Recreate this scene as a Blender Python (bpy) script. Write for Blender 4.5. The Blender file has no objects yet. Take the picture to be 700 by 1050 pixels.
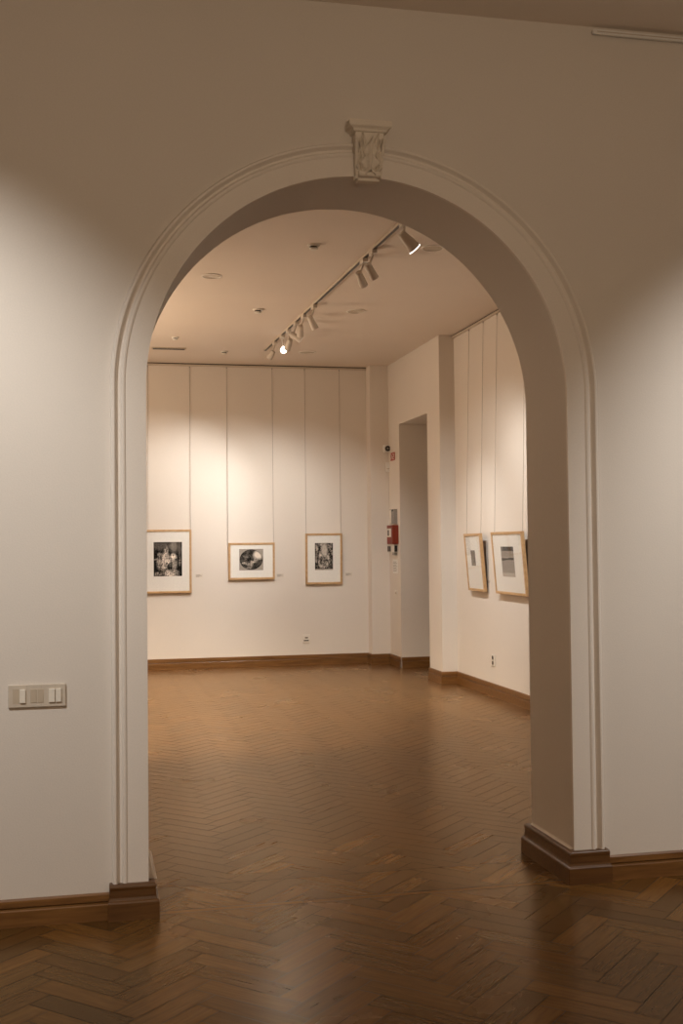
import bpy, bmesh, math, random
from mathutils import Vector, Matrix, noise
random.seed(7)
S = bpy.context.scene
COL = S.collection
R = math.radians

# ---------------------------------------------------------------- camera
F_PX = 1175.68
cam_d = bpy.data.cameras.new('camera')
cam_d.sensor_fit = 'VERTICAL'
cam_d.sensor_height = 36.0
cam_d.lens = F_PX / 1050.0 * 36.0
cam_d.clip_start = 0.05
cam = bpy.data.objects.new('camera', cam_d)
COL.objects.link(cam)
yaw, pitch, roll = 0.21719, 0.02828, -0.01015
fw = Vector((math.sin(yaw)*math.cos(pitch), math.cos(yaw)*math.cos(pitch), math.sin(pitch)))
r0 = Vector((math.cos(yaw), -math.sin(yaw), 0)); u0 = r0.cross(fw)
rt = r0*math.cos(roll) + u0*math.sin(roll)
up = -r0*math.sin(roll) + u0*math.cos(roll)
mw = Matrix(((rt.x, up.x, -fw.x, -0.2256), (rt.y, up.y, -fw.y, -4.6195), (rt.z, up.z, -fw.z, 1.45), (0, 0, 0, 1)))
cam.matrix_world = mw
S.camera = cam

# ---------------------------------------------------------------- world, exposure, room lamps, added fill lights
w = bpy.data.worlds.new('world'); S.world = w; w.use_nodes = True
w.node_tree.nodes['Background'].inputs[0].default_value = (0.02, 0.016, 0.012, 1)
S.view_settings.view_transform = 'Standard'
S.view_settings.look = 'None'
S.view_settings.gamma = 1
S.view_settings.use_curve_mapping = False
S.view_settings.exposure = 1.25

def spot(name, loc, target, power, angle, blend=0.6, col=(1, .9, .78), size=0.03):
    d = bpy.data.lights.new(name, 'SPOT'); d.energy = power; d.color = col
    d.spot_size = R(angle); d.spot_blend = blend; d.shadow_soft_size = size
    o = bpy.data.objects.new(name, d); COL.objects.link(o); o.location = loc
    o.rotation_euler = (Vector(target) - Vector(loc)).to_track_quat('-Z', 'Y').to_euler()
    return o
def area(name, loc, target, power, sx, sy, col):
    d = bpy.data.lights.new(name, 'AREA'); d.shape = 'RECTANGLE'; d.size = sx; d.size_y = sy
    d.energy = power; d.color = col
    o = bpy.data.objects.new(name, d); COL.objects.link(o); o.location = loc
    o.rotation_euler = (Vector(target) - Vector(loc)).to_track_quat('-Z', 'Y').to_euler()
    return o
WARM = (1.0, 0.965, 0.91)
DEEP = (1.0, 0.66, 0.38)
# picture spots of the near room, washing the arch wall left and right of the opening
spot('near_room_spot', (-1.40, -2.1, 3.50), (-1.2, 0, 1.35), 112, 71, 0.75, WARM)
spot('near_room_spot', (3.40, -2.1, 3.50), (3.30, 0, 1.25), 115, 71, 0.75, WARM)
# dim warm fill lights added behind the camera, unseen; far room fills follow
area('near_room_fill', (1.6, -5.6, 3.55), (1.2, -1.5, 0.8), 2, 1.0, 0.5, DEEP)
area('near_room_ceiling_fill', (0.7, -5.5, 1.95), (0.7, -4.5, 3.7), 24, 0.6, 0.4, (1.0, .77, .55))  # unseen added fill that lifts the near ceiling and upper wall
area('far_room_ceiling_fill', (-1.8, 6.0, 1.9), (-1.2, 5.8, 3.6), 44, 1.6, 1.0, (1.0, .76, .54))  # added upward fill in the unseen left part, brightens the far ceiling
spot('far_room_floor_fill', (-.5, 6.0, 3.55), (-.3, 6.4, 0), 300, 95, .7, (1.0, .86, .70), .06)  # added light without a fitting, brightens the far floor and its bounce
spot('far_room_floor_fill', (-.6, 3.0, 3.55), (0.9, 5.2, 0), 230, 62, .7, (1.0, .80, .58), .06)  # second added floor fill, aimed at the visible parquet

# ---------------------------------------------------------------- materials
def nodes(name):
    m = bpy.data.materials.new(name); m.use_nodes = True
    nt = m.node_tree
    return m, nt, nt.nodes['Principled BSDF']
def N(nt, t, **k):
    n = nt.nodes.new(t)
    for a, b in k.items(): setattr(n, a, b)
    return n
def plain(name, col, rough=0.5, metal=0.0, spec=0.5):
    m, nt, b = nodes(name)
    tc = N(nt, 'ShaderNodeTexCoord'); nz = N(nt, 'ShaderNodeTexNoise'); nz.inputs['Scale'].default_value = 40
    nt.links.new(tc.outputs['Object'], nz.inputs['Vector'])
    mx = N(nt, 'ShaderNodeMix', data_type='RGBA')
    mx.inputs[6].default_value = (*[c*0.94 for c in col], 1); mx.inputs[7].default_value = (*[min(1, c*1.05) for c in col], 1)
    nt.links.new(nz.outputs[0], mx.inputs[0]); nt.links.new(mx.outputs[2], b.inputs['Base Color'])
    b.inputs['Roughness'].default_value = rough; b.inputs['Metallic'].default_value = metal
    b.inputs['Specular IOR Level'].default_value = spec
    return m
def plaster(name, col, bump=0.12, rough=0.75):
    m, nt, b = nodes(name)
    tc = N(nt, 'ShaderNodeTexCoord')
    n1 = N(nt, 'ShaderNodeTexNoise'); n1.inputs['Scale'].default_value = 1.6; n1.inputs['Detail'].default_value = 4
    n2 = N(nt, 'ShaderNodeTexNoise'); n2.inputs['Scale'].default_value = 160; n2.inputs['Detail'].default_value = 3
    n3 = N(nt, 'ShaderNodeTexNoise'); n3.inputs['Scale'].default_value = 9; n3.inputs['Detail'].default_value = 3
    for n in (n1, n2, n3): nt.links.new(tc.outputs['Object'], n.inputs['Vector'])
    mx = N(nt, 'ShaderNodeMix', data_type='RGBA')
    mx.inputs[6].default_value = (*[c*0.96 for c in col], 1); mx.inputs[7].default_value = (*[c*1.03 for c in col], 1)
    nt.links.new(n1.outputs[0], mx.inputs[0])
    mx2 = N(nt, 'ShaderNodeMix', data_type='RGBA', blend_type='MULTIPLY'); mx2.inputs[0].default_value = 0.10
    nt.links.new(mx.outputs[2], mx2.inputs[6]); nt.links.new(n2.outputs[0], mx2.inputs[7])
    nt.links.new(mx2.outputs[2], b.inputs['Base Color'])
    ad = N(nt, 'ShaderNodeMath', operation='ADD'); nt.links.new(n2.outputs[0], ad.inputs[0]); nt.links.new(n3.outputs[0], ad.inputs[1])
    bp = N(nt, 'ShaderNodeBump'); bp.inputs['Strength'].default_value = bump; bp.inputs['Distance'].default_value = 0.004
    nt.links.new(ad.outputs[0], bp.inputs['Height']); nt.links.new(bp.outputs[0], b.inputs['Normal'])
    b.inputs['Roughness'].default_value = rough; b.inputs['Specular IOR Level'].default_value = 0.3
    return m
def wood(name, c1, c2, rough=0.35, axis_scale=(3, 60, 60), coat=0.0):
    m, nt, b = nodes(name)
    tc = N(nt, 'ShaderNodeTexCoord'); mp = N(nt, 'ShaderNodeMapping'); mp.inputs['Scale'].default_value = axis_scale
    nz = N(nt, 'ShaderNodeTexNoise'); nz.inputs['Scale'].default_value = 1; nz.inputs['Detail'].default_value = 6; nz.inputs['Distortion'].default_value = 0.6
    nt.links.new(tc.outputs['Object'], mp.inputs[0]); nt.links.new(mp.outputs[0], nz.inputs['Vector'])
    cr = N(nt, 'ShaderNodeValToRGB'); cr.color_ramp.elements[0].position = .3; cr.color_ramp.elements[1].position = .7
    cr.color_ramp.elements[0].color = (*c1, 1); cr.color_ramp.elements[1].color = (*c2, 1)
    nt.links.new(nz.outputs[0], cr.inputs[0]); nt.links.new(cr.outputs[0], b.inputs['Base Color'])
    bp = N(nt, 'ShaderNodeBump'); bp.inputs['Strength'].default_value = 0.15; bp.inputs['Distance'].default_value = 0.002
    nt.links.new(nz.outputs[0], bp.inputs['Height']); nt.links.new(bp.outputs[0], b.inputs['Normal'])
    b.inputs['Roughness'].default_value = rough; b.inputs['Coat Weight'].default_value = coat
    return m
def parquet_mat():
    m, nt, b = nodes('parquet_oak')
    uv = N(nt, 'ShaderNodeUVMap', uv_map='grain'); at = N(nt, 'ShaderNodeAttribute', attribute_name='tone')
    mp = N(nt, 'ShaderNodeMapping'); mp.inputs['Scale'].default_value = (5, 75, 1)
    nt.links.new(uv.outputs[0], mp.inputs[0])
    nz = N(nt, 'ShaderNodeTexNoise'); nz.inputs['Scale'].default_value = 1; nz.inputs['Detail'].default_value = 6; nz.inputs['Distortion'].default_value = 0.7
    nt.links.new(mp.outputs[0], nz.inputs['Vector'])
    cr = N(nt, 'ShaderNodeValToRGB'); e = cr.color_ramp.elements
    e[0].position = .3; e[0].color = (*PQ1, 1); e[1].position = .72; e[1].color = (*PQ2, 1)
    nt.links.new(nz.outputs[0], cr.inputs[0])
    mx = N(nt, 'ShaderNodeMix', data_type='RGBA', blend_type='MULTIPLY'); mx.inputs[0].default_value = 1
    nt.links.new(cr.outputs[0], mx.inputs[6]); nt.links.new(at.outputs['Color'], mx.inputs[7])
    nt.links.new(mx.outputs[2], b.inputs['Base Color'])
    # worn varnish: roughness wanders slowly
    tc = N(nt, 'ShaderNodeTexCoord'); n2 = N(nt, 'ShaderNodeTexNoise'); n2.inputs['Scale'].default_value = 2.2; n2.inputs['Detail'].default_value = 5
    nt.links.new(tc.outputs['Object'], n2.inputs['Vector'])
    mr = N(nt, 'ShaderNodeMapRange'); mr.inputs['To Min'].default_value = 0.21; mr.inputs['To Max'].default_value = 0.31
    nt.links.new(n2.outputs[0], mr.inputs['Value']); nt.links.new(mr.outputs[0], b.inputs['Roughness'])
    bp = N(nt, 'ShaderNodeBump'); bp.inputs['Strength'].default_value = 0.05; bp.inputs['Distance'].default_value = 0.001
    nt.links.new(nz.outputs[0], bp.inputs['Height']); nt.links.new(bp.outputs[0], b.inputs['Normal'])
    # amber varnish: matt wood under a warm-tinted gloss layer
    b.inputs['Specular IOR Level'].default_value = 0.0
    gl = N(nt, 'ShaderNodeBsdfGlossy'); gl.inputs['Color'].default_value = (1.0, .82, .62, 1)
    nt.links.new(mr.outputs[0], gl.inputs['Roughness']); nt.links.new(bp.outputs[0], gl.inputs['Normal'])
    fr = N(nt, 'ShaderNodeFresnel'); fr.inputs['IOR'].default_value = 1.38; nt.links.new(bp.outputs[0], fr.inputs['Normal'])
    ms = N(nt, 'ShaderNodeMixShader'); out = nt.nodes['Material Output']
    nt.links.new(fr.outputs[0], ms.inputs[0]); nt.links.new(b.outputs[0], ms.inputs[1]); nt.links.new(gl.outputs[0], ms.inputs[2])
    nt.links.new(ms.outputs[0], out.inputs['Surface'])
    return m
PQ1, PQ2 = (0.086, 0.038, 0.009), (0.132, 0.064, 0.016)

M = {}
M['wall'] = plaster('wall_plaster', (0.76, 0.705, 0.64))
M['trim'] = plaster('trim_paint', (0.84, 0.78, 0.71), 0.04, 0.5)
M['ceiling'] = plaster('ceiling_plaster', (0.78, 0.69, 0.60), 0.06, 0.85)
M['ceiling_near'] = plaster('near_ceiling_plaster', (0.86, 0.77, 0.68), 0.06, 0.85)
M['device'] = plain('device_plastic', (0.80, 0.79, 0.76), 0.4)
M['corbel'] = plaster('carved_plaster', (0.82, 0.75, 0.65), 0.3, 0.7)
M['parquet'] = parquet_mat()
M['gap'] = plain('floor_gap', (0.018, 0.009, 0.004), 0.8)
M['skirt'] = wood('skirting_wood', (0.115, 0.048, 0.012), (0.210, 0.098, 0.028), 0.33, (4, 60, 60))
M['plinth'] = wood('plinth_wood', (0.075, 0.030, 0.008), (0.135, 0.060, 0.017), 0.35, (4, 60, 60))
M['frame'] = wood('light_oak_frame', (0.46, 0.28, 0.13), (0.60, 0.40, 0.21), 0.4, (30, 30, 30))
M['mat'] = plain('mat_board', (0.80, 0.79, 0.75), 0.9)
M['backboard'] = plain('frame_backboard', (0.16, 0.10, 0.06), 0.8)
M['white'] = plain('white_plastic', (0.74, 0.70, 0.63), 0.4)
M['plate'] = plain('switch_plate', (0.60, 0.53, 0.44), 0.4)
M['key'] = plain('switch_key', (0.80, 0.75, 0.66), 0.35)
M['beige'] = plain('beige_plastic', (0.52, 0.44, 0.34), 0.45)
M['lamp'] = plain('lamp_housing', (0.60, 0.54, 0.47), 0.4)
M['black'] = plain('black_plastic', (0.015, 0.013, 0.012), 0.35)
M['track'] = plain('track_channel', (0.55, 0.48, 0.40), 0.45)
M['red'] = plain('red_plastic', (0.22, 0.028, 0.010), 0.45)
M['redsign'] = plain('red_sign', (0.36, 0.03, 0.02), 0.5)
M['grey'] = plain('grey_plastic', (0.30, 0.28, 0.25), 0.5)
M['wire'] = plain('hanging_wire', (0.30, 0.26, 0.22), 0.5)
M['dark'] = plain('dark_recess', (0.05, 0.035, 0.025), 0.8)
M['label'] = plain('label_card', (0.66, 0.60, 0.52), 0.7)
M['ink'] = plain('printed_ink', (0.22, 0.18, 0.15), 0.8)
def glazing():
    m = bpy.data.materials.new('picture_glass'); m.use_nodes = True; nt = m.node_tree
    for n in list(nt.nodes): nt.nodes.remove(n)
    o = N(nt, 'ShaderNodeOutputMaterial'); t = N(nt, 'ShaderNodeBsdfTransparent'); g = N(nt, 'ShaderNodeBsdfGlossy')
    g.inputs['Roughness'].default_value = 0.03; mx = N(nt, 'ShaderNodeMixShader'); lw = N(nt, 'ShaderNodeLayerWeight'); f = N(nt, 'ShaderNodeMath', operation='POWER')
    f.inputs[1].default_value = 4.0; lw.inputs['Blend'].default_value = .5; nt.links.new(lw.outputs['Facing'], f.inputs[0]); ad = N(nt, 'ShaderNodeMath', operation='MULTIPLY_ADD'); ad.inputs[1].default_value = .5; ad.inputs[2].default_value = .008; nt.links.new(f.outputs[0], ad.inputs[0]); f = ad
    nt.links.new(f.outputs[0], mx.inputs[0]); nt.links.new(t.outputs[0], mx.inputs[1]); nt.links.new(g.outputs[0], mx.inputs[2])
    nt.links.new(mx.outputs[0], o.inputs[0]); return m
M['glass'] = glazing()
def emit(name, col, s):
    m, nt, b = nodes(name); b.inputs['Base Color'].default_value = (*col, 1)
    b.inputs['Emission Color'].default_value = (*col, 1); b.inputs['Emission Strength'].default_value = s; return m
M['lit'] = emit('lit_lens', (1, .93, .84), 5.0)
M['bulb'] = emit('frosted_bulb', (1, .94, .86), 1.0)
M['dimlens'] = emit('side_lit_lens', (1, .93, .84), 1.3)

# ---------------------------------------------------------------- mesh helpers
def build(name, bm, mat, parent=None, loc=None, smooth=False, bevel=0.0, seg=2):
    me = bpy.data.meshes.new(name); bmesh.ops.recalc_face_normals(bm, faces=bm.faces); bm.to_mesh(me); bm.free()
    mats = mat if isinstance(mat, (list, tuple)) else [mat]
    for x in mats: me.materials.append(M[x] if isinstance(x, str) else x)
    if smooth:
        for p in me.polygons: p.use_smooth = True
    o = bpy.data.objects.new(name, me); COL.objects.link(o)
    if parent: o.parent = parent
    if loc: o.location = loc
    if bevel:
        md = o.modifiers.new('bevel', 'BEVEL'); md.width = bevel; md.segments = seg; md.limit_method = 'ANGLE'
    if smooth and bevel == 0:
        try:
            me.set_sharp_from_angle(angle=R(38))
        except Exception: pass
    return o
def box(bm, a, b, mi=0):
    x0, y0, z0 = a; x1, y1, z1 = b
    v = [bm.verts.new(p) for p in ((x0,y0,z0),(x1,y0,z0),(x1,y1,z0),(x0,y1,z0),(x0,y0,z1),(x1,y0,z1),(x1,y1,z1),(x0,y1,z1))]
    for f in ((0,3,2,1),(4,5,6,7),(0,1,5,4),(1,2,6,5),(2,3,7,6),(3,0,4,7)):
        bm.faces.new([v[i] for i in f]).material_index = mi
    return v
def BM(*boxes):
    bm = bmesh.new()
    for a, b in boxes: box(bm, a, b)
    return bm
def lathe(bm, prof, axis_from=(0,0,0), direction=(0,0,-1), seg=28, cap0=True, cap1=True, mi=0):
    """prof: list of (radius, distance along direction)"""
    q = Vector((0,0,1)).rotation_difference(Vector(direction).normalized())
    o = Vector(axis_from); rings = []
    for r_, d in prof:
        rings.append([bm.verts.new(o + q @ Vector((r_*math.cos(2*math.pi*i/seg), r_*math.sin(2*math.pi*i/seg), d))) for i in range(seg)])
    for a, b in zip(rings, rings[1:]):
        for i in range(seg):
            bm.faces.new((a[i], a[(i+1) % seg], b[(i+1) % seg], b[i])).material_index = mi
    if cap0: bm.faces.new(rings[0]).material_index = mi
    if cap1: bm.faces.new(rings[-1]).material_index = mi
    return rings
def tube(bm, a, b, r_, seg=10, mi=0):
    a = Vector(a); b = Vector(b)
    lathe(bm, [(r_, 0), (r_, (b-a).length)], a, b-a, seg, mi=mi)
def tag(o, label, cat, group=None):
    o['label'] = label; o['category'] = cat
    if group: o['group'] = group
    return o
def thing(name, label, cat, loc=(0,0,0), rotz=0, group=None):
    o = bpy.data.objects.new(name, None); COL.objects.link(o); o.empty_display_size = .05
    o.location = loc; o.rotation_euler = (0, 0, rotz)
    return tag(o, label, cat, group)
def struct(name, bm, mat, **k):
    o = build(name, bm, mat, **k); o['kind'] = 'structure'; return o

# ---------------------------------------------------------------- room constants
W, T, ZS = 1.7903, 0.4595, 2.085          # opening width, wall thickness, spring line
RAD = W/2; CX = W/2
HF, HB = 3.712, 3.623                      # ceilings
XL_F, XR_F, Y_F = -3.6, 5.4, -7.2          # near room
XL_B = -2.6                                # far room left
XR, XA = 3.510, 3.345                      # right wall / door plane
YP, YC, YB = 6.783, 8.866, 9.052
YD1, YD2, ZD = 7.234, 8.377, 2.858
DEPTH = 1.3                                # door passage depth

# ---------------------------------------------------------------- floor: oak herringbone
def make_floor():
    bm = bmesh.new(); uvl = bm.loops.layers.uv.new('grain'); cl = bm.loops.layers.float_color.new('tone')
    L, w_, gap = 0.368, 0.092, 0.0014
    c, s = math.cos(R(45)), math.sin(R(45))
    # diagonal lattice rotated so its axis runs along y
    def toworld(x, y):                      # (1,1) direction -> +y
        return ((x - y)*c - 0.091, (x + y)*s - 0.350)
    X0, X1, Y0, Y1 = XL_F, XR_F, Y_F, YB + .2
    rnd = random.Random(3)
    # clip to the near / far side of the threshold strip
    def clip(poly, uvs, f):
        out, ou = [], []
        n = len(poly)
        for i in range(n):
            a, b = poly[i], poly[(i+1) % n]; fa, fb = f(a), f(b)
            if fa >= 0: out.append(a); ou.append(uvs[i])
            if (fa >= 0) != (fb >= 0):
                t = fa/(fa-fb)
                out.append((a[0]+(b[0]-a[0])*t, a[1]+(b[1]-a[1])*t))
                ou.append((uvs[i][0]+(uvs[(i+1) % n][0]-uvs[i][0])*t, uvs[i][1]+(uvs[(i+1) % n][1]-uvs[i][1])*t))
        return out, ou
    def emitp(poly, uvs, tone=0):
        if len(poly) < 3: return
        t = tone if tone else max(.62, min(1.5, rnd.gauss(1.0, 0.21))); hue = rnd.uniform(-.04, .04)
        mx_ = sum(p[0] for p in poly)/len(poly); my_ = sum(p[1] for p in poly)/len(poly); ta, tb = max(-.0016, min(.0016, rnd.gauss(0, .0008))), max(-.0016, min(.0016, rnd.gauss(0, .0008)))
        vs = [bm.verts.new((x, y, (x-mx_)*ta + (y-my_)*tb)) for x, y in poly]
        f = bm.faces.new(vs); f.material_index = 0
        for l, uv in zip(f.loops, uvs):
            l[uvl].uv = uv; l[cl] = (t*(1+hue), t, t*(1-hue), 1)
    n = int(20/(L*c)) + 4
    regions = [((XL_F-.0, XR_F+.0, Y_F, -0.014), 0.0), ((-0.05, W+0.05, 0.030, .345), 0.0), ((XL_B-.1, XA+DEPTH+.1, T, YB+.25), 0.0), ((-0.05, W+.05, .349, T), 0.03)]
    for (a0, a1, b0, b1), yo in regions:
        for j in range(-14, 15):
            for k in range(-160, 160):
                ox, oy = j*L + k*w_, -j*L + k*w_
                for (x0, y0, x1, y1, hz) in ((ox, oy, ox+L, oy+w_, True), (ox+L, oy+w_-L, ox+L+w_, oy+w_, False)):
                    q = toworld((x0+x1)/2, (y0+y1)/2)
                    if not (a0-.3 < q[0] < a1+.3 and b0-.3 < q[1]+yo < b1+.3): continue
                    pts = [(x0+gap, y0+gap), (x1-gap, y0+gap), (x1-gap, y1-gap), (x0+gap, y1-gap)]
                    poly = [(toworld(*p)[0], toworld(*p)[1]+yo) for p in pts]
                    uo, vo = rnd.random()*40, rnd.random()*40
                    uvs = [((p[0] if hz else p[1])+uo, (p[1] if hz else p[0])+vo) for p in pts]
                    for f in (lambda p: p[0]-a0, lambda p: a1-p[0], lambda p: p[1]-b0, lambda p: b1-p[1]):
                        if poly: poly, uvs = clip(poly, uvs, f)
                    emitp(poly, uvs)
    # threshold strip boards under the arch
    for (y0, y1) in ((-0.009, 0.024),):
        xs = [-0.05, 0.62, 1.30, W+0.05]
        for a, b in zip(xs, xs[1:]):
            emitp([(a+.001, y0), (b-.001, y0), (b-.001, y1), (a+.001, y1)], [(a, y0+9), (b, y0+9), (b, y1+9), (a, y1+9)], 1.5)
    # sub-floor seen only in the joints
    for (a0, a1, b0, b1) in ((XL_F, XR_F, Y_F, .02), (XL_B-.1, XA+DEPTH+.2, .02, YB+.25)):
        f = bm.faces.new([bm.verts.new(p) for p in ((a0,b0,-.0008),(a1,b0,-.0008),(a1,b1,-.0008),(a0,b1,-.0008))]); f.material_index = 1
    me = bpy.data.meshes.new('floor'); bm.to_mesh(me); bm.free()
    me.materials.append(M['parquet']); me.materials.append(M['gap'])
    o = bpy.data.objects.new('floor', me); COL.objects.link(o); o['kind'] = 'structure'
    o['label'] = 'varnished oak herringbone parquet'
make_floor()

# ---------------------------------------------------------------- arch wall
def arch_pts(off, n=64, z0=0.0):
    p = [(-off, z0), (-off, ZS)]
    for i in range(1, n):
        a = math.pi - math.pi*i/n
        p.append((CX + (RAD+off)*math.cos(a), ZS + (RAD+off)*math.sin(a)))
    p += [(W+off, ZS), (W+off, z0)]
    return p
def front_wall():
    bm = bmesh.new(); A = arch_pts(0); n = len(A)
    x0, x1, zt = XL_F-.2, XR_F+.2, 3.85
    for y in (0, T):
        V = [bm.verts.new((x, y, z)) for x, z in A]
        # side pieces and the fan above
        a = bm.verts.new((x0, y, 0)); b = bm.verts.new((x0, y, ZS)); c_ = bm.verts.new((x1, y, 0)); d = bm.verts.new((x1, y, ZS))
        bm.faces.new((a, V[0], V[1], b)); bm.faces.new((V[n-1], c_, d, V[n-2]))
        tops = [bm.verts.new((x, y, zt)) for x, z in A[1:-1]]
        tl = bm.verts.new((x0, y, zt)); tr = bm.verts.new((x1, y, zt))
        bm.faces.new((b, V[1], tops[0], tl)); bm.faces.new((V[n-2], d, tr, tops[-1]))
        for i in range(len(tops)-1): bm.faces.new((V[i+1], V[i+2], tops[i+1], tops[i]))
        if y == 0: V0 = V
        else: V1 = V
    for i in range(n-1): bm.faces.new((V0[i], V0[i+1], V1[i+1], V1[i]))
    o = struct('wall_front', bm, 'wall')
    for p in o.data.polygons:
        if abs(p.normal.y) < .5: p.use_smooth = True
    try: o.data.set_sharp_from_angle(angle=R(30))
    except Exception: pass
front_wall()
def arch_trim():
    prof = [(0.0, 0.0), (0.0, .018), (.080, .018), (.084, .022), (.090, .0245), (.096, .023), (.100, .017), (.104, .011), (.112, .010),
            (.116, .014), (.119, .024), (.125, .029), (.132, .029), (.137, .024), (.140, .012), (.141, 0.0)]
    bm = bmesh.new(); rows = []
    for off, e in prof:
        rows.append([bm.verts.new((x, -e, z)) for x, z in arch_pts(off, 96, 0.12)])
    for a, b in zip(rows, rows[1:]):
        for i in range(len(a)-1): bm.faces.new((a[i], a[i+1], b[i+1], b[i]))
    o = struct('trim_1', bm, 'trim', smooth=True); o['label'] = 'moulded plaster arch surround'
arch_trim()
# plaster flaring out over the plinth at the foot of the left reveal
def flare(name, x, sgn, y0, y1, hh, ww):
    bm = bmesh.new(); rows = []
    for k in range(9):
        t = k/8; a = t*math.pi/2
        px = ww*(1-math.cos(a)) ; pz = .134 + hh*(1-math.sin(a))
        rows.append([bm.verts.new((x+sgn*px, y, pz)) for y in (y0, y1)])
    for a, b in zip(rows, rows[1:]): bm.faces.new((a[0], a[1], b[1], b[0]))
    for e in (0, 1):
        c_ = bm.verts.new((x, y0 if e == 0 else y1, .134)); bm.faces.new([r_[e] for r_ in rows] + [c_])
    struct(name, bm, 'trim')
flare('trim_2', 0.0, 1, .02, T-.02, .110, .034)
flare('trim_3', W, -1, .0, T, .012, .016)

def plinth(name, xo, xi, sgn):
    """block around the foot of the arch, xo outer end, xi reveal side"""
    lv = [(0, .044), (.066, .044), (.071, .042), (.075, .034), (.085, .031), (.112, .029), (.124, .031), (.131, .029), (.1355, .024)]
    bm = bmesh.new(); rows = []
    for z, e in lv:
        eo = .004 + (e-.024)*.35
        xa, xb = xo - sgn*eo, xi + sgn*e*.92
        ya, yb = -.012 - e, T + e - .004
        rows.append([bm.verts.new(p) for p in ((xa, ya, z), (xb, ya, z), (xb, yb, z), (xa, yb, z))])
    for a, b in zip(rows, rows[1:]):
        for i in range(4): bm.faces.new((a[i], a[(i+1) % 4], b[(i+1) % 4], b[i]))
    bm.faces.new(rows[-1])
    struct(name, bm, 'plinth', bevel=.0015)
plinth('trim_4', -.146, 0.0, 1)
plinth('trim_5', 1.938, W, -1)

def skirting(name, pts, h, e0=.022, e1=.012, step=.64):
    """pts: polyline in plan, room on the LEFT side of travel"""
    lv = [(0, e0), (h*step-.004, e0), (h*step, e0-.002), (h*step+.001, .0075), (h*step+.006, .0075), (h*step+.0065, e1+.002), (h-.006, e1), (h, e1-.006), (h, 0)]
    bm = bmesh.new(); P = [Vector(p) for p in pts]; rows = []
    for z, e in lv:
        row = []
        for i, p in enumerate(P):
            ns = []
            if i > 0: d = (P[i]-P[i-1]).normalized(); ns.append(Vector((-d.y, d.x)))
            if i < len(P)-1: d = (P[i+1]-P[i]).normalized(); ns.append(Vector((-d.y, d.x)))
            if len(ns) == 2:
                k = ns[0]+ns[1]; m = k/ (k.dot(ns[0])) if k.length > 1e-6 else ns[0]
            else: m = ns[0]
            q = p + m*e; row.append(bm.verts.new((q.x, q.y, z)))
        rows.append(row)
    for a, b in zip(rows, rows[1:]):
        for i in range(len(P)-1): bm.faces.new((a[i], a[i+1], b[i+1], b[i]))
    struct(name, bm, 'skirt')
# near room (room is on the -y side of the arch wall: travel from right to left)
skirting('baseboard_front_left', [(-.146, 0), (XL_F, 0)], .0998, .034, .014)
skirting('baseboard_front_right', [(XR_F, 0), (1.938, 0)], .0998, .034, .014)

# ---------------------------------------------------------------- other walls and ceilings
struct('wall_near_left', BM(((XL_F-.2, Y_F-.2, 0), (XL_F, 0, 3.85))), 'wall')
struct('wall_near_right', BM(((XR_F, Y_F-.2, 0), (XR_F+.2, 0, 3.85))), 'wall')
struct('wall_near_back', BM(((XL_F, Y_F-.2, 0), (XR_F, Y_F, 3.85))), 'wall')
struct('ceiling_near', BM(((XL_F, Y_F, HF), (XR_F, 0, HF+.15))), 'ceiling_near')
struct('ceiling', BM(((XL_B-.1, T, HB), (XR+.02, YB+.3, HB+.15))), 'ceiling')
struct('wall_left', BM(((XL_B-.2, T, 0), (XL_B, YB+.2, HB+.1))), 'wall')
struct('wall_back', BM(((XL_B, YB, 0), (3.2, YB+.2, HB+.1))), 'wall')
struct('wall_back_pier', BM(((3.117, YC, 0), (XA+DEPTH+.2, YB+.2, HB+.1))), 'wall')
struct('wall_right', BM(((XR, T, 0), (XR+.2, YP, HB+.1))), 'wall')
# door wall with a deep opening
bm = bmesh.new()
box(bm, (XA, YP, 0), (XA+DEPTH, YD1, HB+.1)); box(bm, (XA, YD2, 0), (XA+DEPTH, YC, HB+.1)); box(bm, (XA, YD1, ZD), (XA+DEPTH, YD2, HB+.1))
struct('wall_right_far', bm, 'wall')
struct('wall_passage_end', BM(((XA+DEPTH, YP, 0), (XA+DEPTH+.15, YC, HB))), 'wall')
# skirting of the far room
HBB = .123
skirting('baseboard_back', [(XA, YD2), (XA, YC), (3.117, YC), (3.117, YB), (XL_B, YB)], HBB, .022, .014, .6)
skirting('baseboard_right', [(XR, T), (XR, YP), (XA, YP), (XA, YD1)], HBB, .022, .014, .6)
skirting('baseboard_passage', [(XA+DEPTH, YD2), (XA+.0, YD2)], HBB, .020, .014, .6)
skirting('baseboard_left', [(XL_B, YB), (XL_B, T)], HBB)

# picture rails under the ceiling
def rail(name, a, b, label):
    a = Vector(a); b = Vector(b); d = (b-a); L_ = d.length; ang = math.atan2(d.y, d.x)
    t = thing(name, label, 'picture rail', (a.x, a.y, a.z), ang)
    bm = bmesh.new(); box(bm, (0, -.020, -.034), (L_, -.0005, -.012)); build('rail_profile', bm, 'track', t, bevel=.002)
    bm = bmesh.new(); box(bm, (0, -.010, -.0118), (L_, -.0005, -.0005)); build('rail_shadow', bm, 'dark', t)  # dark strip put in as the shadow line above the rail
    return t
rail('picture_rail', (XL_B+.01, YB, HB), (3.117, YB, HB), 'slim rail under the ceiling along the far wall of pictures')
rail('picture_rail', (XR, YP-.005, HB), (XR, T+.01, HB), 'slim pale rail under the ceiling along the right wall')

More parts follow.
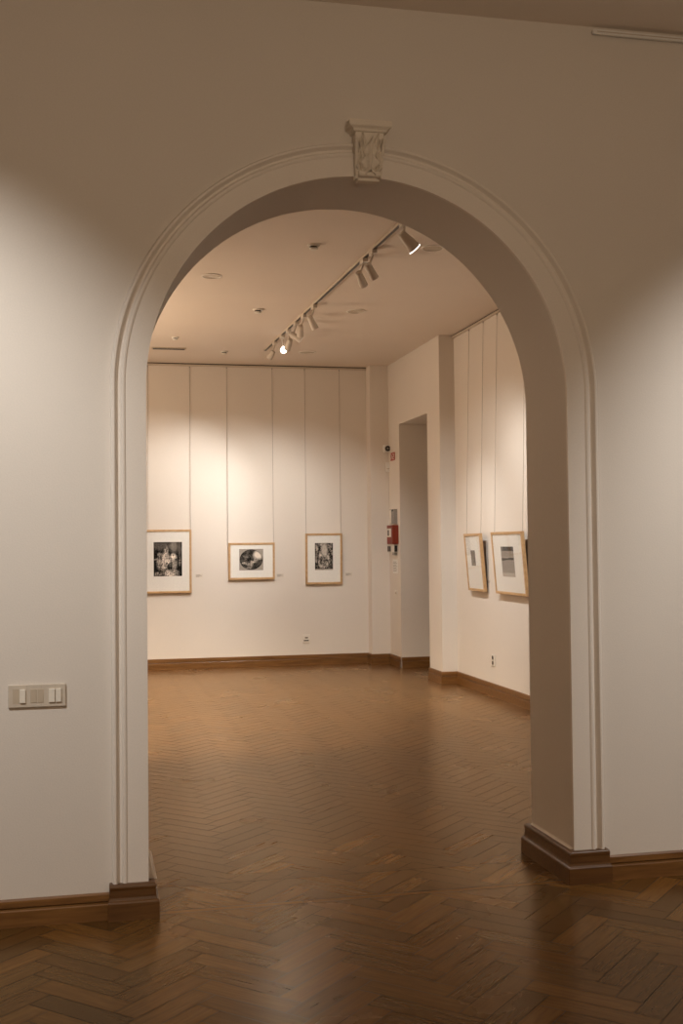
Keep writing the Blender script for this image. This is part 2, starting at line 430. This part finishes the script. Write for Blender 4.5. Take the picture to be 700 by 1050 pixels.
# capsule-ended rail on the near wall, top right
t = thing('wall_track', 'thin white rail with a rounded end high on the arch wall at top right', 'rail', (1.935, 0, 3.683))
bm = bmesh.new(); n = 12; ring = [(0.011 - .011*math.cos(a), .011*math.sin(a)) for a in [(-math.pi/2 + math.pi*i/n) for i in range(n+1)]]
ring = [(.011 - .011*math.cos(-math.pi/2 + math.pi*i/n), .011*math.sin(-math.pi/2 + math.pi*i/n)) for i in range(n+1)] + [(3.0, .011), (3.0, -.011)]
v0 = [bm.verts.new((x, -.008, z)) for x, z in ring]; v1 = [bm.verts.new((x, -.026, z)) for x, z in ring]
bm.faces.new(v1); bm.faces.new(v0)
for i in range(len(ring)): bm.faces.new((v0[i], v0[(i+1) % len(ring)], v1[(i+1) % len(ring)], v1[i]))
build('rail_body', bm, 'device', t, bevel=.003)
for k in range(4): build('standoff', BM(((.10+k*.7, -.0085, -.006), (.13+k*.7, -.0004, .006))), 'dark', t)
bm = bmesh.new(); box(bm, (.02, -.0268, -.002), (3.0, -.0262, .002)); build('slot', bm, 'track', t)

# ---------------------------------------------------------------- carved corbel at the crown of the arch
def corbel():
    t = thing('keystone_corbel', 'carved plaster corbel with acanthus leaf on the crown of the arch', 'corbel', (.915, -.010, 2.962))
    # z relative to 2.965
    bm = bmesh.new()
    def loft(rows):
        R_ = [[bm.verts.new(p) for p in r_] for r_ in rows]
        for a, b in zip(R_, R_[1:]):
            for i in range(len(a)): bm.faces.new((a[i], a[(i+1) % len(a)], b[(i+1) % len(b)], b[i]))
        bm.faces.new(R_[0]); bm.faces.new(R_[-1])
    def rect(wd, dp, z, cx=0):
        if z > .18: z += .005
        cx = -.010*(1-min(1, z/.19)); return [(cx-wd, .015, z), (cx-wd, -dp, z), (cx+wd, -dp, z), (cx+wd, .015, z)]
    loft([rect(.066, .062, .184), rect(.070, .066, .187), rect(.073, .068, .194), rect(.079, .073, .199), rect(.087, .078, .203),
          rect(.090, .080, .207), rect(.090, .080, .224), rect(.087, .078, .227), rect(.087, .078, .230)])
    build('cap', bm, 'corbel', t, bevel=.001)
    bm = bmesh.new()
    rows = []
    for k in range(25):
        u = k/24; z = .002 + u*.184
        wd = .046 + .014*u
        dp = .026 + .030*(u**1.4) + .012*math.exp(-((u-.10)/.09)**2)
        rows.append(rect(wd, dp, z))
    loft(rows)
    build('body', bm, 'corbel', t, smooth=True)
    def surf(x, z):                       # front face depth at height
        u = (z-.002)/.184
        return -(.026 + .030*(max(u, 0)**1.4) + .012*math.exp(-((u-.10)/.09)**2))
    def leaf(cx, z0, z1, wd, lift, lobes, side):
        bm = bmesh.new(); nu, nv = 40, 16; g = []
        for i in range(nu+1):
            u = i/nu; row = []
            z = z0 + (z1-z0)*u
            sil = math.sin(math.pi*min(1, (u*.88+.12)))**.55 * (1 + .34*math.cos(u*lobes*2*math.pi))
            for j in range(nv+1):
                v = j/nv*2-1
                x = cx + v*wd*sil + side*.010*u*u
                zz = z - .020*abs(v)**1.5
                rib = .0055*math.cos(v*math.pi*2.2 + side*2)*(1-abs(v)*.5) + .005*math.exp(-(v/.12)**2) + .007*math.cos(u*lobes*2*math.pi)*abs(v)
                curl = lift*(1-v*v)**.6 + .016*max(0, u-.82)/.18*(1-abs(v))
                y = surf(x, max(z, .004)) - curl - rib + .002
                row.append(bm.verts.new((x, y, zz)))
            g.append(row)
        for i in range(nu):
            for j in range(nv): bm.faces.new((g[i][j], g[i][j+1], g[i+1][j+1], g[i+1][j]))
        o = build('leaf', bm, 'corbel', t, smooth=True)
        md = o.modifiers.new('s', 'SOLIDIFY'); md.thickness = .004; md.offset = 0
        return o
    leaf(.001, .030, .160, .031, .027, 2.5, .25)
    leaf(-.034, .030, .150, .015, .010, 3, -.3)
    leaf(.035, .030, .150, .015, .010, 3, .3)
    leaf(-.022, .095, .182, .017, .012, 2.5, -1)
    leaf(.024, .095, .182, .017, .012, 2.5, 1)
    # side scrolls and the rolled foot
    for s in (-1, 1):
        bm = bmesh.new(); pts = []
        for k in range(60):
            a = k/59; th = a*math.pi*3.2; rr = .026*(1-.75*a)
            pts.append(Vector((s*.058, -.040 + rr*math.cos(th+2.2), .145 + rr*math.sin(th+2.2))))
        for p, q in zip(pts, pts[1:]): tube(bm, p, q, .0052, 8)
        build('scroll', bm, 'corbel', t, smooth=True)
        bm = bmesh.new(); pts = []
        for k in range(40):
            a = k/39
            pts.append(Vector((s*(.050+.008*a), -.022 - .045*(a**1.3), .012 + .150*a)))
        for i, (p, q) in enumerate(zip(pts, pts[1:])): tube(bm, p, q, .0050 + .0035*abs(math.sin(i*.45)), 8)
        build('edge_roll', bm, 'corbel', t, smooth=True)
    bm = bmesh.new(); tube(bm, (-.047, -.040, .020), (.047, -.040, .020), .0135, 18); build('rolled_foot', bm, 'corbel', t, smooth=True, bevel=.002)
    bm = bmesh.new(); box(bm, (-.046, -.030, -.006), (.046, .010, .003)); build('foot_slab', bm, 'corbel', t, bevel=.002)
corbel()

# ---------------------------------------------------------------- light switch plate
def switches():
    t = thing('light_switch_panel', 'wide pale three-gang light switch plate on wall left of the arch', 'light switch', (-.4225, 0, .832))
    build('plate', BM(((-.108, -.010, 0), (.108, -.0005, .088))), 'plate', t, bevel=.003, seg=3)
    def key(x0, x1, d=.0165, m='key', z0=.018, z1=.070): build('switch_key', BM(((x0, -d, z0), (x1, -.0095, z1))), m, t, bevel=.0015)
    build('recess', BM(((-.091, -.0108, .016), (-.067, -.0095, .072))), 'beige', t)
    key(-.065, -.043)
    build('blank_insert', BM(((-.025, -.0118, .018), (.000, -.0095, .070))), 'beige', t, bevel=.001)
    build('blank_insert', BM(((.003, -.0118, .018), (.025, -.0095, .070))), 'beige', t, bevel=.001)
    key(.044, .067); key(.070, .091)
    for x in (-.067, -.013, .040): build('seam', BM(((x+.024-.0006+.005, -.0104, .004), (x+.024+.0006+.005, -.0098, .084))), 'beige', t)
switches()

# ---------------------------------------------------------------- pictures
def print_mesh(name, w_, h_, fn, nx, parent, loc):
    boost = name == 'engraving'
    ny = int(nx*h_/w_); me = bpy.data.meshes.new(name); vs = []; fs = []; cols = []
    for j in range(ny+1):
        for i in range(nx+1):
            u, v = i/nx, j/ny; vs.append((w_*(u-.5), 0, h_*(v-.5))); g = max(.004, min(1, fn(u, v)))
            g = max(.006, (g-.035)*1.35) if boost else g; cols.append((g*1.0, g*.90, g*.79, 1) if not isinstance(g, tuple) else g)
    for j in range(ny):
        for i in range(nx):
            a = j*(nx+1)+i; fs.append((a, a+1, a+nx+2, a+nx+1))
    me.from_pydata(vs, [], fs); ca = me.color_attributes.new('ink', 'FLOAT_COLOR', 'POINT')
    for k, c_ in enumerate(cols): ca.data[k].color = c_
    m, nt, b = nodes(name + '_ink'); at = N(nt, 'ShaderNodeAttribute', attribute_name='ink')
    nt.links.new(at.outputs['Color'], b.inputs['Base Color']); b.inputs['Roughness'].default_value = .9; b.inputs['Specular IOR Level'].default_value = .1
    me.materials.append(m)
    o = bpy.data.objects.new(name, me); COL.objects.link(o); o.parent = parent; o.location = loc
    return o
def nz(u, v, s, o=0, oc=4): return noise.fractal(Vector((u*s+o, v*s-o, o*1.7)), 1.0, 2.0, oc)
def el(u, v, cx, cy, a, b, soft=.35, rot=0):
    x, y = u-cx, v-cy; c_, s_ = math.cos(rot), math.sin(rot); x, y = x*c_+y*s_, -x*s_+y*c_
    d = math.hypot(x/a, y/b); return max(0, min(1, (1-d)/soft+.5)) if d < 1.6 else 0
def print_figures(u, v):
    n = nz(u, v, 7, 3); n2 = nz(u, v, 26, 9)
    g = .018 + .03*max(0, n)
    g += .10*el(u, v, .30, .88, .42, .12, 1.0) + .14*el(u, v, .72, .86, .12, .20, .8) + .10*el(u, v, .92, .80, .06, .25, .8)
    W_ = [(.45, .74, .07, .10, .55), (.42, .58, .12, .12, .62), (.22, .63, .08, .07, .30), (.70, .56, .11, .09, .85), (.72, .40, .10, .20, .42),
          (.34, .36, .07, .18, .70), (.44, .34, .05, .18, .55), (.50, .42, .10, .08, .80), (.20, .40, .09, .20, .36), (.60, .44, .05, .14, .5),
          (.62, .08, .24, .11, .66), (.18, .07, .16, .06, .30), (.93, .42, .05, .12, .30), (.10, .50, .08, .03, .35)]
    for (x, y, a, b, k) in W_:
        e = el(u + .025*n2, v + .025*n, x, y, a, b, .8); g = max(g, g*(1-e) + k*e*(.62+.7*n2+.25*n))
    g *= 1 - .55*el(u, v, .62, .30, .03, .22, .6) - .0
    return g + .06*n2
def print_oval(u, v):
    n = nz(u, v, 6, 5); n2 = nz(u, v, 22, 2)
    d = math.hypot((u-.5)/.475, (v-.5)/.475)
    if d > 1: return .30 + .03*n2
    g = .07 + .05*n
    g = max(g, .62*el(u+.03*n, v+.03*n2, .80, .72, .20, .20, .8))
    for (x, y, a, b, k) in [(.22, .34, .13, .06, .40), (.52, .32, .06, .14, .48), (.38, .28, .12, .06, .35), (.70, .52, .10, .14, .34), (.28, .60, .12, .12, .20), (.62, .38, .12, .05, .36), (.35, .12, .2, .05, .28)]:
        e = el(u+.04*n2, v+.04*n, x, y, a, b, .9); g = max(g, k*e*(.8+.8*n2))
    if d > .94: g *= .4
    return g + .05*n2
def print_busy(u, v):
    if v < .045: return .42 + .10*nz(u, v, 30, 8)
    n = nz(u, v, 9, 11, 5); n2 = nz(u, v, 24, 12)
    g = .13 + .22*n + .26*n2 + .10*nz(u, v, 48, 31)
    e = el(u+.03*n2, v+.03*n, .52, .74, .17, .24, .7); g = g*(1-e) + e*(.42+.1*n2)
    for (x, y, a, b, k) in [(.30, .55, .08, .07, .55), (.74, .46, .05, .13, .55), (.60, .60, .04, .06, .5), (.44, .36, .04, .10, .4), (.22, .30, .05, .10, .35), (.33, .17, .13, .03, .45), (.68, .22, .05, .09, .5), (.12, .80, .06, .08, .4), (.84, .86, .08, .05, .3), (.5, .13, .22, .03, .4)]:
        e = el(u+.05*n, v+.05*n2, x, y, a, b, .8); g = max(g, k*e*(.9+.5*n2))
    if u < .03 or u > .97 or v < .075: g *= .35
    return g
def print_small_grey(u, v): return .20 + .05*nz(u, v, 5, 3) - .06*(u > .75) + .05*(v < .2)
def print_bands(u, v):
    g = .24 + .08*v + .05*nz(u, v, 18, 4) + .12*max(0, .5-v)
    if v > .86: g = .035 if u > .12 else .20
    if .555 < v+.03*(0.5-u) < .625: g = .03
    if .625 < v+.03*(0.5-u) < .655: g = .38
    if v < .12: g = .46
    return g
def picture(label, loc, rotz, w_, h_, art, name_art, tilt=0.0, depth=.030, fw_=.024, gap=.006, artpos=(0, 0), grp='framed prints', nx=70):
    """front looks along local -y; loc is the wall point under the bottom edge's middle"""
    t = thing('framed_picture', label, 'framed picture', loc, rotz, grp)
    t.rotation_euler = (tilt, 0, rotz)
    y0, y1 = -gap-depth, -gap
    bm = bmesh.new()
    def bar(outer, inner):
        pass
    o_ = [(-w_/2, 0), (w_/2, 0), (w_/2, h_), (-w_/2, h_)]; i_ = [(-w_/2+fw_, fw_), (w_/2-fw_, fw_), (w_/2-fw_, h_-fw_), (-w_/2+fw_, h_-fw_)]
    for k in range(4):
        k2 = (k+1) % 4
        q = [o_[k], o_[k2], i_[k2], i_[k]]
        f = [bm.verts.new((x, y0, z)) for x, z in q]; b_ = [bm.verts.new((x, y1, z)) for x, z in q]
        bm.faces.new(f); bm.faces.new(b_)
        bm.faces.new((f[0], f[1], b_[1], b_[0])); bm.faces.new((f[2], f[3], b_[3], b_[2]))
        bm.faces.new((f[1], f[2], b_[2], b_[1])); bm.faces.new((f[3], f[0], b_[0], b_[3]))
    build('frame', bm, 'frame', t, bevel=.0015)
    e = .002
    build('backing_board', BM(((-w_/2+fw_-e, y1-.006, fw_-e), (w_/2-fw_+e, y1-.002, h_-fw_+e))), 'backboard', t)
    mt = build('mat_board', BM(((-w_/2+fw_-e, y0+.008, fw_-e), (w_/2-fw_+e, y0+.011, h_-fw_+e))), 'mat', t)
    aw, ah, fn = art
    print_mesh(name_art, aw, ah, fn, nx, t, (artpos[0], y0+.0072, artpos[1]))
    build('glazing', BM(((-w_/2+fw_-e, y0+.003, fw_-e), (w_/2-fw_+e, y0+.0045, h_-fw_+e))), 'glass', t)
    return t
g = 'framed prints on the far wall'
picture('oak-framed print of pale figures on black, cut by the left arch edge', (.685, YB, .898), 0, .555, .748, (.330, .402, print_figures), 'engraving', R(1.2), artpos=(0, .400), grp=g, nx=80)
picture('landscape oak frame holding a print with a dark oval scene', (1.679, YB, 1.042), 0, .556, .440, (.290, .255, print_oval), 'engraving', R(1.2), artpos=(-.006, .238), grp=g)
picture('portrait oak-framed busy print with caption strip, nearest the corner pier', (2.560, YB, .972), 0, .452, .615, (.222, .330, print_busy), 'engraving', R(1.2), artpos=(0, .333), grp=g)
g = 'framed prints on the right wall'
picture('narrow-looking oak frame with one tiny grey print, tilted forward on right wall', (XR-.012, 6.035, .985), R(-90), .475, .562, (.125, .152, print_small_grey), 'small_print', R(4.6), artpos=(-.020, .322), grp=g, nx=30)
picture('oak frame with grey print banded in black, tilted forward beside the arch edge', (XR-.012, 5.100, .985), R(-90), .770, .568, (.315, .272, print_bands), 'banded_print', R(4.6), artpos=(-.012, .298), grp=g, nx=60)

# wires from the rails
def wire(label, x, y, z0, z1, grp, dx=0, dy=0):
    bm = bmesh.new(); tube(bm, (0, 0, 0), (-dx, -dy, z1-z0), .0021, 8)
    hk = bmesh.new()
    t = thing('hanging_wire', label, 'wire', (x+dx, y+dy, z0), 0, grp)
    build('wire', bm, 'wire', t)
    box(hk, (-.005-dx, -.004-dy, z1-z0-.016), (.005-dx, .004-dy, z1-z0)); build('hook', hk, 'grey', t)
gw = 'hanging wires on the far wall'
zr = HB - .036
for x, zb, lb in ((.955, 1.640, 'thin wire holding right side of the figures print at far left'), (.46, 1.640, 'thin wire holding left side of the figures print, behind arch edge'),
                  (1.396, 1.478, 'thin wire rising from left corner of the oval print'), (1.946, 1.478, 'thin wire rising from right corner of the oval print'),
                  (2.345, 1.583, 'thin wire rising from left corner of the captioned print'), (2.775, 1.583, 'thin wire rising from right corner of the captioned print, nearest pier')):
    wire(lb, x, YB-.012, zb, zr, gw, 0, -.012)
gw = 'hanging wires on the right wall'
for y, zb, lb in ((6.255, 1.543, 'thin wire at far corner of the tiny grey print, nearest the door pier'), (5.830, 1.543, 'thin wire at near corner of the tiny grey print, between the two frames'),
                  (5.450, 1.550, 'thin wire at far corner of the black-banded print'), (4.745, 1.550, 'thin wire at near corner of the black-banded print, beside arch edge')):
    wire(lb, XR-.012, y, zb, zr, gw, -.052, 0)

# caption cards
def card(label, loc, rotz, w_=.085, h_=.040):
    t = thing('caption_card', label, 'label card', loc, rotz, 'caption cards beside the prints')
    cd = build('card', BM(((-w_/2, -.003, 0), (w_/2, -.0005, h_))), 'label', t)
    for k, f in enumerate((.30, .38, .22)):
        build('text_line', BM(((-w_/2+.008, -.0036, h_-.012-k*.010), (-w_/2+.008+w_*f*2, -.0029, h_-.008-k*.010))), 'ink', cd)
card('small caption card to the right of the figures print', (1.052, YB, 1.075), 0)
card('small caption card to the right of the oval print', (2.025, YB, 1.064), 0)
card('small caption card to the right of the captioned busy print', (2.872, YB, 1.064), 0)
card('small caption card between the two frames on the right wall', (XR, 5.80, 1.068), R(-90), .06, .03)

# wall sockets
def socket(label, loc, rotz, n=1):
    t = thing('wall_socket', label, 'socket', loc, rotz, 'wall sockets above the skirting')
    h_ = .098 if n == 1 else .11
    build('plate', BM(((-.046, -.009, 0), (.046, -.0005, h_))), 'white', t, bevel=.003)
    if n == 1:
        build('slot', BM(((-.016, -.0105, .055), (.020, -.0085, .070))), 'dark', t)
        build('slot', BM(((-.030, -.0105, .022), (.030, -.0085, .036))), 'dark', t)
    else:
        for z in (.030, .080):
            bm = bmesh.new(); lathe(bm, [(.019, 0), (.019, .003)], (0, -.0085, z), (0, -1, 0), 20); build('outlet', bm, 'dark', t)
socket('small pale socket low on the far wall below the captioned print', (2.338, YB, .265), 0)
socket('double socket with dark outlets low on the right wall', (XR, 5.70, .285), R(-90), 2)

# ---------------------------------------------------------------- devices near the door
def camera_box():
    t = thing('security_camera', 'white square security camera with black lens high on the corner pier', 'camera', (3.318, YC, 2.560))
    build('housing', BM(((-.046, -.060, 0), (.046, -.0005, .094))), 'device', t, bevel=.012, seg=3)
    bm = bmesh.new(); lathe(bm, [(.034, 0), (.034, .010), (.028, .014), (.026, .010)], (0, -.058, .047), (0, -1, 0), 28); lr = build('lens_ring', bm, 'black', t, smooth=True)
    bm = bmesh.new(); lathe(bm, [(.012, 0), (.011, .004), (.005, .008)], (0, -.067, .047), (0, -1, 0), 20); build('lens', bm, 'grey', lr, smooth=True)
camera_box()
t = thing('motion_sensor', 'slim pale sensor box below the security camera on the pier', 'sensor', (3.332, YC, 2.325))
build('case', BM(((-.028, -.035, 0), (.025, -.0005, .118))), 'device', t, bevel=.005)
build('window', BM(((-.020, -.0365, .034), (.018, -.0345, .042))), 'beige', t)
# red sign on the door wall (face -x)
t = thing('fire_sign', 'small red fire sign with white marks beside the door opening, near the camera', 'sign', (XA, 8.665, 2.450), R(-90))
build('panel', BM(((-.092, -.006, 0), (.092, -.0005, .096))), 'redsign', t, bevel=.001)
def stroke(ps, r_=.006):
    bm = bmesh.new()
    for p, q in zip(ps, ps[1:]): tube(bm, (p[0], -.0064, p[1]), (q[0], -.0064, q[1]), r_, 6)
    build('white_mark', bm, 'white', t)
stroke([(-.062, .018), (-.030, .050), (-.062, .082)], .005); stroke([(.020, .074), (.060, .074), (.060, .044), (.024, .044), (.024, .018), (.062, .018)], .005)
t = thing('blank_notice', 'tiny pale notice to the right of the red fire sign', 'notice', (XA, 8.53, 2.455), R(-90))
build('sheet', BM(((-.030, -.002, 0), (.030, -.0005, .085))), 'label', t)

def alarm():
    t = thing('alarm_box', 'red wall alarm box with a white front panel beside the door opening', 'alarm', (XA, 8.570, 1.447), R(-90))
    build('case', BM(((-.125, -.078, 0), (.125, -.0005, .225))), 'red', t, bevel=.006)
    fp = build('front_panel', BM(((-.112, -.083, .085), (.070, -.077, .185))), 'white', t, bevel=.002)
    build('display', BM(((-.068, -.0855, .100), (-.004, -.082, .168))), 'black', fp)
alarm()
t = thing('cable_box', 'tall grey cable box mounted above the red alarm box', 'box', (XA, 8.600, 1.690), R(-90))
build('case', BM(((-.090, -.045, 0), (.105, -.0005, .172))), 'grey', t, bevel=.003)
build('cover', BM(((-.086, -.050, .004), (-.004, -.044, .165))), 'white', t, bevel=.001)
build('knob', BM(((.020, -.050, .146), (.080, -.044, .168))), 'black', t)
t = thing('call_point', 'small pale unit with black buttons under the red alarm box', 'call point', (XA, 8.610, 1.345), R(-90))
build('case', BM(((-.165, -.052, .004), (.135, -.0005, .098))), 'white', t, bevel=.003)
build('button', BM(((-.135, -.060, .014), (-.010, -.051, .078))), 'black', t, bevel=.006)
build('button', BM(((.1355, -.046, .012), (.142, -.012, .085))), 'black', t, bevel=.002)
build('bracket', BM(((.020, -.040, -.030), (.110, -.004, .006))), 'grey', t, bevel=.002)
t = thing('paper_notice', 'white instruction sheet on the wall beneath the red alarm box', 'notice', (XA, 8.615, 1.100), R(-90))
ps = build('sheet', BM(((-.105, -.002, 0), (.120, -.0005, .165))), 'mat', t)
for k in range(7): build('text_line', BM(((-.085, -.0028, .025+k*.018), (.06+.03*(k % 2), -.0019, .030+k*.018))), 'ink', ps)
t = thing('door_button', 'tiny pale button plate below the instruction sheet', 'button', (XA, 8.570, .842), R(-90))
build('plate', BM(((-.050, -.010, 0), (.050, -.0005, .055))), 'white', t, bevel=.002)
build('press', BM(((-.020, -.014, .012), (.030, -.009, .036))), 'beige', t, bevel=.002)

# ---------------------------------------------------------------- ceiling fixtures of the far room
def detector(label, x, y, r_=.045, drop=.040):
    t = thing('smoke_detector', label, 'detector', (x, y, HB), 0, 'ceiling detectors')
    bm = bmesh.new(); lathe(bm, [(r_, .0005), (r_, .010), (r_*.94, .014)], (0, 0, 0), (0, 0, -1), 30); build('base', bm, 'white', t, smooth=True)
    bm = bmesh.new(); lathe(bm, [(r_*.62, .013), (r_*.62, drop*.55), (r_*.5, drop*.62)], (0, 0, 0), (0, 0, -1), 24); build('sensing_slot', bm, 'black', t, smooth=True)
    bm = bmesh.new(); lathe(bm, [(r_*.6, drop*.60), (r_*.72, drop*.72), (r_*.60, drop*.92), (r_*.3, drop)], (0, 0, 0), (0, 0, -1), 24); build('cap', bm, 'white', t, smooth=True)
detector('round ceiling detector nearest the arch crown, left of the track', 1.373, 3.475)
detector('round ceiling detector midway along the ceiling, left of the spotlight cluster', 1.304, 5.795, .048)
detector('small ceiling detector just before the slot vent at left', .660, 7.33, .036, .034)
detector('ceiling detector close to the far wall, right of the slot vent', 1.262, 8.115, .042, .038)
def disc(label, x, y, r_):
    t = thing('ceiling_speaker', label, 'speaker', (x, y, HB), 0, 'flush round ceiling grilles')
    bm = bmesh.new(); lathe(bm, [(r_, .0005), (r_, .004), (r_*.95, .007), (r_*.84, .007), (r_*.82, .003)], (0, 0, 0), (0, 0, -1), 40, cap1=False); build('rim', bm, 'trim', t, smooth=True)
    bm = bmesh.new(); lathe(bm, [(r_*.83, .0008), (r_*.83, .0032)], (0, 0, 0), (0, 0, -1), 40); build('grille', bm, 'beige', t)
disc('flush round grille with pale rim at the ceiling left of the track', .748, 4.562, .085)
disc('flush round grille on the ceiling partly cut by the arch at upper right', 2.250, 3.405, .088)
disc('flush round grille on the ceiling midway, right of the track', 2.217, 5.728, .095)
disc('flush round grille near the far wall beside the lit spotlight', 2.190, 8.035, .100)
t = thing('slot_vent', 'dark linear slot vent in the ceiling at far left', 'vent', (.641, 8.02, HB))
build('frame', BM(((-.185, -.055, -.010), (.185, .055, -.0005))), 'beige', t, bevel=.002)
for k in (-1, 0, 1): build('slot', BM(((-.172, -.012+k*.028, -.0125), (.172, .008+k*.028, -.0095))), 'black', t)

# ---------------------------------------------------------------- lighting track and spotlights
TX0, TY0, TX1, TY1 = 1.858, 2.15, 1.694, 7.92
def trackx(y): return TX0 + (TX1-TX0)*(y-TY0)/(TY1-TY0)
t = thing('lighting_track', 'long slim ceiling track running toward the far wall', 'lighting track', (TX0, TY0, HB), math.atan2(TY1-TY0, TX1-TX0))
LT = math.hypot(TX1-TX0, TY1-TY0)
build('channel', BM(((0, -.018, -.020), (LT, -.012, -.0005)), ((0, .012, -.020), (LT, .018, -.0005))), 'track', t, bevel=.001)
build('conductor_slot', BM(((.002, -.0118, -.0185), (LT-.002, .0118, -.0008))), 'black', t)
build('end_cap', BM(((LT, -.018, -.020), (LT+.012, .018, -.0005))), 'track', t)
def spotlight(label, y, target, power=0, angle=60, blend=.6, lens='dimlens', hl=.125, r0_=.026, r1_=.034, drop=.125, col=WARM, side=-.032, size=.03, head='lamp'):
    x = trackx(y); t = thing('track_spotlight', label, 'spotlight', (x, y, HB-.020), 0, 'spotlights on the ceiling track')
    build('adapter', BM(((-.019, -.055, -.030), (.019, .055, -.0005))), 'lamp', t, bevel=.003)
    pv = Vector((side, 0, -drop))
    bm = bmesh.new(); tube(bm, (0, 0, -.028), pv*1.0, .008, 12); lathe(bm, [(.002, 0), (.017, .003), (.017, .022), (.002, .026)], pv + Vector((-.013, 0, 0)), (1, 0, 0), 18)
    build('arm', bm, 'lamp', t, smooth=True)
    wp = Vector((x, y, HB-.020)) + pv; d = (Vector(target) - wp).normalized()
    st = pv - d*.030
    bm = bmesh.new(); lathe(bm, [(r0_*.55, -.006), (r0_*.92, 0), (r0_, .010), (r1_, hl), (r1_*.93, hl), (r1_*.86, hl-.010)], st, d, 32, cap1=False)
    build('head', bm, head, t, smooth=True)
    bm = bmesh.new(); lathe(bm, [(r1_*.88, hl-.011), (r1_*.88, hl-.007)], st, d, 28); build('lens', bm, lens, t)
    if lens == 'lit' and head == 'lamp':
        bm = bmesh.new(); lathe(bm, [(r1_*.97, hl-.001), (r1_*1.0, hl+.006), (r1_*.90, hl+.006), (r1_*.88, hl-.001)], st, d, 32, cap0=False, cap1=False); build('glowing_rim', bm, 'dimlens', t)
    if power:
        e = Vector((x, y, HB-.020)) + st + d*(hl+.012)
        spot('track_spot_beam', e, target, power, angle, blend, col, size)
    return t
spotlight('flared spotlight with a bright rim, nearest the arch at upper right', 2.72, (3.51, 3.1, 1.9), 42, 66, .7, 'lit', hl=.135, r0_=.028, r1_=.046, drop=.10, side=0)
spotlight('left one of the paired cylindrical spotlights at mid track', 3.75, (3.51, 6.0, 1.1), 52, 64, .75)
spotlight('right one of the paired cylindrical spotlights at mid track', 3.49, (3.51, 4.9, 1.25), 56, 60, .75)
spotlight('first spotlight of the far cluster, its head pointing down right', 5.46, (3.45, 6.2, .5), 50, 60, .8)
spotlight('second spotlight of the far cluster, aimed at the far wall', 5.90, (2.20, YB, 1.25), 62, 56, .8)
spotlight('spotlight in the far cluster with its head pointing right', 6.25, (3.4, 6.0, 2.4), 0)
spotlight('spotlight in the far cluster just behind the glowing one', 6.62, (1.35, YB, 1.25), 52, 70, .8, side=.01)
spotlight('glowing white spotlight facing the arch, brightest on the track', 6.95, (0.9, 1.0, .4), 7, 60, .8, 'lit', drop=.13, r0_=.015, r1_=.034, side=.012, head='bulb', hl=.11)
spotlight('last small spotlight near the end of the track', 7.35, (.35, YB, 1.2), 60, 76, .8, hl=.09)
# the far room's added fill lights are set up with the room lamps
